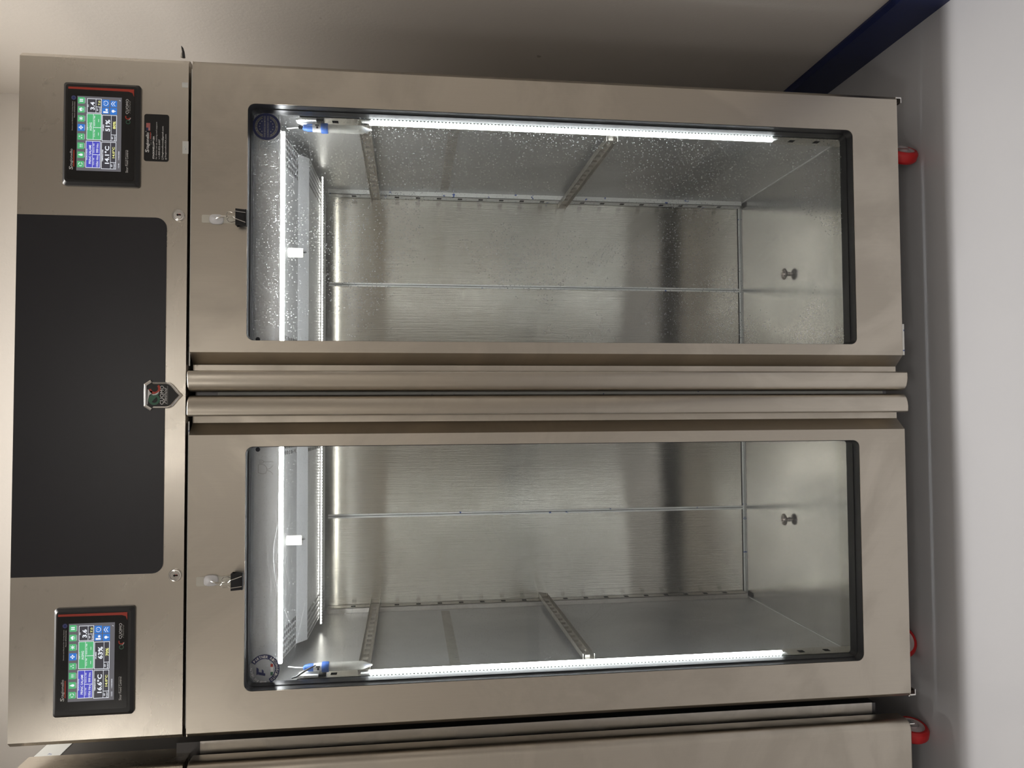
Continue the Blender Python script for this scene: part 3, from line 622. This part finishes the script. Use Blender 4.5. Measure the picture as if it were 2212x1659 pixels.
def round_sticker(par, a, b, rp, kind):
    y = YG-.0003; c = px(a, b, y=y); r = rp/1690*1.82
    if kind == 'blue':
        st = MB().disc(c.x, c.z, r, y, 40).build('round_sticker', 'print_grey', par, label='round blue patent sticker on the pane')
        B, Wt, D = MB(), MB(), MB()
        B.arc(c.x, c.z, r*.80, r*.97, 0, 360, y-.0003, 40); B.disc(c.x, c.z, r*.63, y-.0003, 32); B.quad(c.x-r*.80, c.x+r*.80, c.z-r*.24, c.z+r*.24, y-.0004)
        text(Wt, 'FOOD DEVICE AND METHOD', c.x-r*.76, c.x+r*.76, c.z+r*.05, c.z+r*.17, y-.0006); text(Wt, 'EUROPEAN PATENT OFFICE', c.x-r*.76, c.x+r*.76, c.z-r*.17, c.z-r*.05, y-.0006)
        for k in (-50, -25, 0, 25, 50):
            for s_ in (1, -1):
                t = math.radians(90+k); Wt.disc(c.x+r*.48*math.cos(t), c.z+s_*r*.48*math.sin(t), r*.045, y-.0006, 5)
        text_arc(D, 'PATENT N EP2769632B1', c.x, c.z, r*.715, r*.12, 160, 20, y-.0005); text_arc(D, 'EUROPEAN APPROVED', c.x, c.z, r*.715, r*.12, 200, 340, y-.0005, True)
        B.build('blue_print', 'print_navy', st, kind='stuff'); Wt.build('white_lettering', 'print_grey', st, kind='stuff'); D.build('dark_lettering', 'print_dark', st, kind='stuff')
    else:
        st = MB().disc(c.x, c.z, r, y, 40).build('round_sticker', 'sticker_clear', par, label='round partner sticker with blue band on the pane')
        B, Wt, Rd, Gn = MB(), MB(), MB(), MB()
        B.arc(c.x, c.z, r*.68, r*.97, -155, 60, y-.0003, 36)
        # the band runs round the lower and right side as seen upright
        text_arc(Wt, 'PARTNER RICONOSCIUTO', c.x, c.z, r*.825, r*.17, 55, -150, y-.0006, False)
        e = lambda u, v: (c.x+u*r, c.z+v*r)
        B.poly([e(-.30, .52), e(-.42, -.02), e(-.30, -.02)], y-.0003); B.poly([e(-.36, .50), e(.16, .50), e(.05, .36), e(-.24, .36)], y-.0003)
        B.poly([e(-.38, .16), e(.02, .16), e(-.08, .04), e(-.30, .04)], y-.0003); B.poly([e(-.42, -.06), e(-.24, .5), e(-.12, .5), e(-.26, -.06)], y-.0004)
        Rd.quad(c.x+r*.14, c.x+r*.34, c.z-r*.55, c.z-r*.40, y-.0004); Gn.quad(c.x-r*.40, c.x-r*.18, c.z-r*.55, c.z-r*.40, y-.0004)
        Wt.quad(c.x-r*.18, c.x+r*.14, c.z-r*.55, c.z-r*.40, y-.0004)
        text_arc(Wt, 'GOOD FOR HEALTH', c.x, c.z, r*.83, r*.14, 190, 80, y-.0006)
        B.build('blue_print', 'print_navy', st, kind='stuff'); Wt.build('white_lettering', 'print_white', st, kind='stuff'); Rd.build('red_print', 'print_red', st, kind='stuff'); Gn.build('green_print', 'print_green', st, kind='stuff')
round_sticker(DR, 575.5, 273.5, 29.5, 'blue'); round_sticker(DL, 571, 1446, 31, 'clear')
for par, a, b in ((DL, 557, 971), (DR, 557, 733)):
    c = px(a, b, y=YG); MB().disc(c.x, c.z, .0050, YG-.0004, 20).build('black_dot', 'print_dark', par)

# ------------------------------------------------------------------ chambers
def bell(prof, xs, zs=None): pass
APROF = [(.086, 1.5935), (.262, 1.5740), (.294, 1.5510), (.624, 1.5425)]   # baffle: y, z
LEDM = {}
def chamber(s):
    lab = 'right' if s > 0 else 'left'
    xa, xb = s*XI, s*XO
    sx = sorted((xa, xb))
    MB().box(sx[0], sx[1], YB, YB+.003, ZF, ZC).build('back_wall', 'steel_back', cab)
    MB().box(xb, s*(XO+.003), YF, YB, ZF, ZC).build('chamber_side', 'steel_side', cab)
    MB().box(xa, s*(XI-.003), YF, YB, ZF, ZC).build('chamber_side', 'steel_side', cab)
    MB().box(sx[0], sx[1], YF, YB, ZF-.003, ZF).build('chamber_floor', 'steel_floor', cab)
    MB().box(sx[0], sx[1], YF, YB, ZC, ZC+.003).build('chamber_ceiling', 'steel_side', cab)
    # seams
    xm = px(1100, 620, y=YB).x if s > 0 else px(1100, 1107, y=YB).x
    for k in (-1, 1): MB().box(xm+k*.0034-.0025, xm+k*.0034+.0025, YB-.0020, YB, ZF+.004, 1.545).build('seam_strip', 'white_film', cab)
    MB().box(xm-.0009, xm+.0009, YB-.0008, YB, ZF+.004, 1.545).build('seam_gap', 'black_hole', cab)
    MB().box(sx[0], sx[1], YB-.004, YB, ZF+.0005, ZF+.006).build('seam_strip', 'white_film', cab)
    MB().box(sx[0], sx[1], YB-.0015, YB, ZF+.0062, ZF+.0085).build('seam_gap', 'black_hole', cab)
    MB().box(s*(XO-.0015), xb, YF, YB-.004, ZF+.0005, ZF+.0035).build('seam_strip', 'led_channel', cab)
    # threshold film at the front of the floor
    for q0, q1 in ((.06, .17), (.20, .44)): MB().box(s*q0, s*q1, YF+.004, YF+.022, ZF+.0005, ZF+.0014).build('film_scrap', 'white_film', cab)
    # fascia, baffle with perforated side strips
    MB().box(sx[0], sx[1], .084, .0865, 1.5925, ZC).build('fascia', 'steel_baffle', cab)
    pw = .072
    EO, EI = XO-.040, XI+.040
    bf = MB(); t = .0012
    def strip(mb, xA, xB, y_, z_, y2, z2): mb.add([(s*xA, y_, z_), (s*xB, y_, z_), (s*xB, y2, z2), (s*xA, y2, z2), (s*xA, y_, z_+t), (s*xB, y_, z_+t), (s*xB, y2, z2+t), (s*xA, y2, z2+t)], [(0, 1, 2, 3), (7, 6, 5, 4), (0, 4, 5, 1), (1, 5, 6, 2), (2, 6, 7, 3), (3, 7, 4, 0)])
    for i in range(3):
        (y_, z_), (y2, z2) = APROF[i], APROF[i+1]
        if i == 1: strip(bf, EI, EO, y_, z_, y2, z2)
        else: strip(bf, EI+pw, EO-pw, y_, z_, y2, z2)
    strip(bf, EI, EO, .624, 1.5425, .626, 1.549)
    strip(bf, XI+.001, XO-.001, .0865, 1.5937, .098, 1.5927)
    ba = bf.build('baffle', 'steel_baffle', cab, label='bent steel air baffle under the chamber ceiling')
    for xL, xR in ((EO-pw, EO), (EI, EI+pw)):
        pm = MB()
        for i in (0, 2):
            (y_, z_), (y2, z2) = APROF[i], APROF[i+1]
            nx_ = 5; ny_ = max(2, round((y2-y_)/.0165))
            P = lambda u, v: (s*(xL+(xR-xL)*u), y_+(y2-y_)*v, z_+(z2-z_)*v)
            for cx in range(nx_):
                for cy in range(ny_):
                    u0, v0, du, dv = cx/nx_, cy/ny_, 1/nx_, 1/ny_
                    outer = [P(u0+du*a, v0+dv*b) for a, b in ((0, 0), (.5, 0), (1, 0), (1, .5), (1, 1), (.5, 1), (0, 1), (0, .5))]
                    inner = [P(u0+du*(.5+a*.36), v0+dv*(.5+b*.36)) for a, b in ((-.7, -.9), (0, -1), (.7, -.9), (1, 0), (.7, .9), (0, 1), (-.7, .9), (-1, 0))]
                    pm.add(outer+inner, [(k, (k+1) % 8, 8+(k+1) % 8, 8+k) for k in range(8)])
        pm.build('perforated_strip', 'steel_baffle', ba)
    MB().box(sx[0], sx[1], .09, .57, 1.625, 1.63).build('evaporator_tray', 'black_plastic', cab)
    # LED lamps: one under the fascia, a fine one at the rear edge, a tall one beside the door
    xs_ = sorted((s*(XI+.02), s*(XO-.045)))
    lt = MB().box(xs_[0], xs_[1], .0800, .0930, 1.5885, 1.5915).build('led_strip', 'led_channel', cab, label='glowing LED strip along the front of the baffle')
    MB().box(xs_[0]+.003, xs_[1]-.003, .0805, .0925, 1.5805, 1.5885).build('diffuser', 'led_top', lt)
    xr_ = sorted((s*(XI+.02), s*(XO-.02)))
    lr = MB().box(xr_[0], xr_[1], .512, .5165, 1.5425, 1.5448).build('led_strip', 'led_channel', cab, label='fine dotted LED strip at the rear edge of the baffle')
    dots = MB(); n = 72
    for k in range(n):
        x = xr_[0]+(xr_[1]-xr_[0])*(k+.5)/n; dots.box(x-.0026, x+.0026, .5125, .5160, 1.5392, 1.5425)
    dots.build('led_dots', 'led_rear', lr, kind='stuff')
    # uprights with slots, rails with teeth
    ups = {}
    for side, xw in (('outer', XO), ('inner', XI)):
        d_ = 1 if side == 'outer' else -1
        xf = s*(xw-d_*.016)
        for yb0, yb1, mt, za in ((YB-.040, YB-.003, 'white_film' if (s > 0 and side == 'outer') else 'steel_plain', ZF+.010), (.067, .118, 'steel_plain', ZF+.004)):
            u = MB(); u.box(xf, xf+s*d_*.0015, yb0, yb1, za, 1.545); u.box(xf, s*(xw-d_*.0005), yb0, yb0+.0015, za, 1.545); u.box(xf, s*(xw-d_*.0005), yb1-.0015, yb1, za, 1.545)
            uo = u.build('upright', mt, cab, label='slotted shelf upright'); ym = (yb0+yb1)/2
            me = None; z = .2675
            while z < 1.53:
                if me is None: me = MB().box(-.0003, .0003, -.0075, .0075, -.0070, .0070).mesh('slot', 'black_hole')
                sl = bpy.data.objects.new('slot', me); scene.collection.objects.link(sl); sl.location = (xf-s*d_*.0002, ym, z); sl.parent = uo
                z += .0666
        zr = (1.399, .797 if s > 0 else .868) if side == 'outer' else (1.399, .797)
        for z in zr:
            r = MB(); xr = xw-d_*.0165; h = .0145; dp = .014
            r.box(s*xr, s*(xr-d_*.0012), .104, YB-.004, z-h, z+h); r.box(s*xr, s*(xr-d_*dp), .104, YB-.004, z+h-.0012, z+h); r.box(s*xr, s*(xr-d_*dp), .104, YB-.004, z-h, z-h+.0012)
            ro = r.build('shelf_rail', 'steel_plain', cab, label='folded steel shelf rail with a row of teeth')
            tm = MB().prism([(-.011, -.006), (.011, -.006), (.006, .006), (-.011, .006)], 0, s*-d_*.006, 'x').mesh('tooth', 'steel_plain')
            for k in range(14):
                to = bpy.data.objects.new('tooth', tm); scene.collection.objects.link(to); to.location = (s*(xr-d_*.0012), .13+k*.0425, z); to.parent = ro
        # row of thin raised ribs along the wall half way up
        v = MB(); zc = 1.185
        for k in range(74):
            y_ = .12+k*.0077; zc2 = zc; v.prism([(y_, zc2-.013), (y_+.0028, zc2-.013), (y_+.0028, zc2+.013), (y_, zc2+.013)], s*xw, s*(xw-d_*.0012), 'x')
        v.build('ribbed_strip', 'steel_plain', cab, kind='stuff')
    # tall LED strip on the front upright
    zt_, zb_ = 1.405, .382
    xl = s*(XO-.0168)
    lv = MB().box(xl, xl-s*.004, .0675, .0815, zb_, zt_).build('led_strip', 'led_channel', cab, label='tall glowing LED strip beside the door opening')
    MB().box(xl-s*.004, xl-s*.0090, .0690, .0780, zb_+.012, zt_-.018).build('diffuser', 'led_core', lv)
    ch = MB(); n = 118
    for k in range(n):
        z = zb_+.014+(zt_-zb_-.034)*(k+.5)/n; ch.box(xl+s*.0008, xl-s*.0042, .0655, .0674, z-.0020, z+.0020)
    ch.build('led_glint_dots', 'led_chip', lv, kind='stuff')  # emissive dots stand in for the LEDs mirrored in the gasket
    # white sensor nozzle hanging from the baffle
    c0 = px(637, 546 if s > 0 else 1167, y=.17); xN = c0.x
    zN = 1.5845
    nz = MB().lathe([(.0105, 0), (.0115, -.002), (.0115, -.034), (.0100, -.0365), (.0070, -.0365), (.0070, -.030), (.0001, -.030)], (xN, .17, zN), (0, 0, 1), 24).build('sensor_nozzle', 'white_nylon', cab, smooth=True, label='white plastic nozzle under the baffle')
    MB().tube([(xN, .17, zN-.031), (xN+.003, .172, zN-.043)], .0022, 8).build('sensor_tip', 'steel_dark', nz)
    # drain spool on the floor
    c = px(1705, 592 if s > 0 else 1122, z=ZF)
    MB().lathe([(.0065, 0), (.0065, .002), (.0052, .003), (.0052, .011), (.0100, .0118), (.0150, .0130), (.0172, .0155), (.0165, .0182), (.0130, .0200), (.0092, .0186), (.0075, .0140), (.0003, .0135)], (c.x, c.y, ZF), (0, 0, 1), 28).build('drain_plug', 'plug_steel', cab, smooth=True, label='spool shaped chrome drain plug on the chamber floor')
    # probe holder on the wall
    hb = MB(); z = px(672, 255, x=.64).z if s > 0 else px(672, 1475, x=-.64).z
    hb.prism([(.069, z-.012), (.069, z+.020), (.075, z+.034), (.096, z+.034), (.108, z+.022), (.108, z-.012)], s*(XO-.017), s*(XO-.022), 'x')
    hb.build('probe_holder', 'led_channel', cab)
    MB().box(s*(XO-.0175), s*(XO-.0215), .074, .100, z-.028, z-.012).build('holder_clamp', 'black_plastic', cab)
chamber(1); chamber(-1)
MB().box(-XI+.003, XI-.003, YF, YB+.003, ZF, ZC).build('divider', 'steel_plain', cab)
MB().box(-.03, .03, .040, YF-.001, ZB+.02, ZT-.003).build('centre_post', 'steel_dark', cab)
MB().box(-.0025, .0035, .0392, .0398, ZB+.03, ZT-.05).build('film_edge', 'white_film', cab)

# pH probes ------------------------------------------------------------
def probe(s):
    x = s*(XO-.034); y = .088
    zt_ = px(650, 268 if s > 0 else 1455, x=x).z; zc = px(683, 268 if s > 0 else 1455, x=x).z; zb_ = px(802, 268 if s > 0 else 1455, x=x).z
    t = thing('ph_probe', (x, y, zb_), 'blue capped probe in a clear pointed tube, hanging in the %s compartment' % ('right' if s > 0 else 'left'), 'probe', 'probes hanging inside the cabinet')
    L = zt_-zb_; z = lambda f: zt_-f*L
    MB().lathe([(.003, z(0)), (.0065, z(.02)), (.0075, z(.06)), (.0088, z(.08)), (.0088, z(.165))], (x, y, 0), (0, 0, 1), 20).build('probe_head', 'probe_blue', t, smooth=True)
    MB().lathe([(.0094, z(.15)), (.0094, z(.275))], (x, y, 0), (0, 0, 1), 20).build('probe_label', 'print_white', t, smooth=True)
    mk = MB(); mk.box(x-.004, x+.001, y-.0098, y-.0090, z(.235), z(.205)); mk.box(x+.002, x+.005, y-.0098, y-.0090, z(.245), z(.19)); mk.build('label_print', 'print_dark', t)
    MB().lathe([(.0112, z(.27)), (.0120, z(.28)), (.0120, z(.355)), (.0112, z(.37))], (x, y, 0), (0, 0, 1), 24).build('tube_cap', 'probe_blue', t, smooth=True)
    MB().lathe([(.0098, z(.36)), (.0100, z(.42)), (.0098, z(.84)), (.0090, z(.87)), (.0022, z(.99)), (.0008, z(1.0))], (x, y, 0), (0, 0, 1), 24).build('clear_tube', 'tube_clear', t, smooth=True)
    MB().lathe([(.0058, z(.37)), (.0058, z(.62)), (.004, z(.66))], (x, y, 0), (0, 0, 1), 12).build('electrode', 'white_nylon', t, smooth=True)
    MB().lathe([(.0040, z(.88)), (.0014, z(.975))], (x, y, 0), (0, 0, 1), 10).build('tube_tip', 'probe_blue', t, smooth=True)
    MB().tube([(x, y, z(.01)), (x-s*.001, y, z(-.1)), (x-s*.003, y+.002, z(-.22))], .0016, 8).build('probe_lead', 'print_white', t)
    if s < 0:
        MB().tube([px(a, b, y=.062) for a, b in ((630, 1465), (640, 1462), (658, 1450), (672, 1442), (682, 1437))], [.0018, .002, .0022, .002, .001], 8).build('cable', 'cable_black', t)
    else:
        MB().lathe([(.0015, 0), (.005, .001), (.0055, .003), (.002, .004)], px(650, 276, y=.07), (.2, -1, .1), 14).build('cable', 'cable_black', t)
probe(1); probe(-1)

# ------------------------------------------------------------------ casters
def caster(par, x, y, ang, label=None):
    """swivel caster; ang: direction (degrees in plan) its axle points"""
    r, wd = .041, .030; n = Vector((math.cos(math.radians(ang)), math.sin(math.radians(ang)), 0)); c = Vector((x, y, r))
    MB().box(x-.035, x+.035, y-.03, y+.035, ZB+.0121, ZB+.0195).build('caster_plate', 'chrome', par)
    k = MB().lathe([(.012, .082), (.020, .086), (.024, .095), (.024, ZB+.013)], (x, y, 0), (0, 0, 1), 20).build('caster', 'chrome', par, smooth=True, label=label or 'swivel caster with a red wheel')
    fk = MB(); tdir = Vector((-n.y, n.x, 0))
    for q in (-1, 1):
        b = c+n*q*(wd/2+.004)
        pts = [b+tdir*.012+Vector((0, 0, -.010)), b-tdir*.012+Vector((0, 0, -.010)), b-tdir*.016+Vector((0, 0, .048)), b+tdir*.016+Vector((0, 0, .048))]
        fk.add([p-n*.0012 for p in pts]+[p+n*.0012 for p in pts], [(0, 1, 2, 3), (7, 6, 5, 4)]+[(i, (i+1) % 4, 4+(i+1) % 4, 4+i) for i in range(4)])
    fk.build('fork', 'chrome', k)
    MB().lathe([(r*.72, -wd/2), (r*.86, -wd/2), (r*.97, -wd/2+.005), (r, -wd/4), (r, wd/4), (r*.97, wd/2-.005), (r*.86, wd/2), (r*.72, wd/2), (r*.72, -wd/2)], c, n, 36, caps=False).build('wheel', 'caster_red', k, smooth=True)
    MB().lathe([(.004, -wd/2-.006), (.012, -wd/2-.005), (.013, -wd/2+.002), (r*.60, -wd/2+.004), (r*.72, -wd/2+.0005), (r*.72, wd/2-.0005), (r*.60, wd/2-.004), (.013, wd/2-.002), (.012, wd/2+.005), (.004, wd/2+.006)], c, n, 30).build('hub', 'caster_hub', k, smooth=True)
caster(cab, .613, .085, -35); caster(cab, -.640, .135, -68); caster(cab, .613, .70, 20); caster(cab, -.64, .70, 60)

# ------------------------------------------------------------------ neighbouring cabinet
NX1 = -.787; NX0 = NX1-1.46
nb = thing('curing_cabinet', (NX1-.73, 0, 0), 'second stainless steel cabinet, only its right edge in view left of the glass door cabinet', 'cabinet')
MB().box(NX0+.022, NX1+.022, .068, DEPTH, ZB+.05, ZHB+.03).build('body', 'steel_dark', nb)
MB().box(NX1-.004, NX1+.0235, .066, .068, ZB+.06, ZHB-.02).build('front_flange', 'steel_plain', nb)
MB().prism(fold(NX0, NX1, 0, .095, .022), ZHB+.001, ZH, 'z').build('header', 'steel_header', nb, smooth=True)
MB().box(NX0+.01, NX1-.004, .095, DEPTH-.15, ZHB+.03, ZH-.004).build('header_box', 'steel_dark', nb)  # dark colour stands in for the shade below the film's lit top
MB().box(NX1-.006, NX1-.003, .0965, .20, ZH-.060, ZH-.006).build('film_scrap', 'white_film', nb)  # film cut down to the part the lamp reaches
nd = MB().prism(fold(NX1-.70, NX1, 0, DT, .022), ZB, ZT, 'z').build('door', 'steel_front', nb, smooth=True, bevel=.003)
MB().prism(fold(NX0, NX1-.71, 0, DT, .010), ZB, ZT, 'z').build('door', 'steel_front', nb, smooth=True)
hb = MB(); hb.box(NX1-.030, NX1-.010, .012, .036, ZB-.004, ZB-.0005); hb.box(NX1-.012, NX1-.010, .012, .036, ZB-.016, ZB-.004); hb.build('hinge', 'chrome', nb)
MB().lathe([(.006, 0), (.0085, .0015), (.0085, .004)], (NX1-.032, .020, ZB-.0045), (0, 0, 1), 14).build('hinge_pin', 'white_plastic', nb)
caster(nb, -.850, .098, -14); caster(nb, NX0+.1, .1, -40); caster(nb, -.875, .70, 20); caster(nb, NX0+.1, .70, 20)

# ------------------------------------------------------------------ adhesive hooks and binder clips
def hook_and_clip(tag, hk, st, cl, flip):
    """hk, st, cl: pixel boxes of hook plate, adhesive strip and clip body"""
    x0, x1, z0, z1 = rect(*st, 0)
    h = thing('adhesive_hook', ((x0+x1)/2, 0, z0), 'white adhesive wire hook on its strip, upper part of the %s door' % tag, 'hook', 'adhesive hooks on the doors')
    MB().prism(rrect(x0, x1, z0, z1, .003), -.0012, -.0002, 'y').build('adhesive_strip', 'tape_clear', h)
    x0, x1, z0, z1 = rect(*hk, -.003); xm, zm = (x0+x1)/2, (z0+z1)/2; w_, hh = (x1-x0)/2, (z1-z0)/2
    b = MB(); n = 24
    def ring(k, y, p=3.2):
        out = []
        for i in range(n):
            a = 2*PI*i/n; c_, s_ = math.cos(a), math.sin(a); q = (abs(c_)**p+abs(s_)**p)**(-1/p); out.append((xm+w_*k*c_*q, y, zm+hh*k*s_*q))
        return out
    b.add(ring(1, -.0012)+ring(1, -.0042)+ring(.93, -.0058)+ring(.55, -.0070)+ring(.2, -.0086), [tuple(range(4*n, 5*n))]+[(r*n+i, r*n+(i+1) % n, (r+1)*n+(i+1) % n, (r+1)*n+i) for r in range(4) for i in range(n)])
    hp = b.build('hook_plate', 'white_plastic', h, smooth=True)
    zb = z0
    MB().tube([(xm, -.007, zm), (xm+flip*.001, -.012, zm-.004), (xm+flip*.002, -.016, zm-.012), (xm+flip*.002, -.0185, zb-.004), (xm+flip*.002, -.0185, zb-.010), (xm+flip*.002, -.0215, zb-.0125), (xm+flip*.002, -.0245, zb-.010), (xm+flip*.002, -.0245, zb+.001)], .0013, 8).build('wire_hook', 'wire', h, smooth=True)
    # clip
    x0, x1, z0, z1 = rect(*cl, -.014)
    c = thing('binder_clip', ((x0+x1)/2, -.014, z0), 'black binder clip with wire arms hanging from the hook on the %s door' % tag, 'clip', 'binder clips on the doors')
    yc = -.0185; d = .0105
    bd = MB()
    for sgn in (1, -1):  # two leaves of sheet and the spine on top: a hollow wedge
        bd.add([(x, yc+sgn*yy, z) for x in (x0, x1) for yy, z in ((d, z1), (.0016, z0), (.0006, z0), (d-.0012, z1))], [(0, 1, 2, 3), (7, 6, 5, 4), (0, 4, 5, 1), (1, 5, 6, 2), (2, 6, 7, 3), (3, 7, 4, 0)])
    bd.box(x0, x1, yc-d, yc+d, z1-.0012, z1)
    for sgn in (1, -1): bd.tube([(x0, yc+sgn*.0026, z0+.0006), (x1, yc+sgn*.0026, z0+.0006)], .0019, 8)
    bd.build('clip_body', 'black_plastic', c)
    xm2 = (x0+x1)/2; hw = (x1-x0)*.30
    hz = zb-.0105    # arms hang in the hook's bend
    def arm(sgn, tilt):
        pts = []
        yA = yc+sgn*.0032; top = hz+.001
        key = [(-hw, z0), (-hw*.75, z1), (-hw*.34, z1+(top-z1)*.25), (-hw*.55, z1+(top-z1)*.55), (-hw*.5, z1+(top-z1)*.82), (0, top), (hw*.5, z1+(top-z1)*.82), (hw*.55, z1+(top-z1)*.55), (hw*.34, z1+(top-z1)*.25), (hw*.75, z1), (hw, z0)]
        for x, z in key:
            f = max(0, (z-z0)/(z1-z0)); yy = yA+sgn*min(f, 1)*(d-.001) if f <= 1 else yc+sgn*(d+.002)*(1-(f-1)/((top-z0)/(z1-z0)-1+1e-6)*.8)
            pts.append((xm2+x+tilt*(z-z0), yy, z))
        # smooth
        sm = []
        for i in range(len(pts)-1):
            for k in range(4):
                t_ = k/4; sm.append(tuple(pts[i][j]*(1-t_)+pts[i+1][j]*t_ for j in range(3)))
        sm.append(pts[-1]); return sm
    MB().tube(arm(-1, flip*.16), .0009, 6).build('wire_arm', 'wire', c, smooth=True)
    MB().tube(arm(1, flip*-.08), .0009, 6).build('wire_arm', 'wire', c, smooth=True)
hook_and_clip('right', (452, 483, 463, 484.5), (436, 517, 465, 482), (511.5, 533, 454, 489.5), 1)
hook_and_clip('left', (440, 471.5, 1242, 1266), (424, 505, 1245, 1265), (501.5, 525, 1236, 1273), -1)
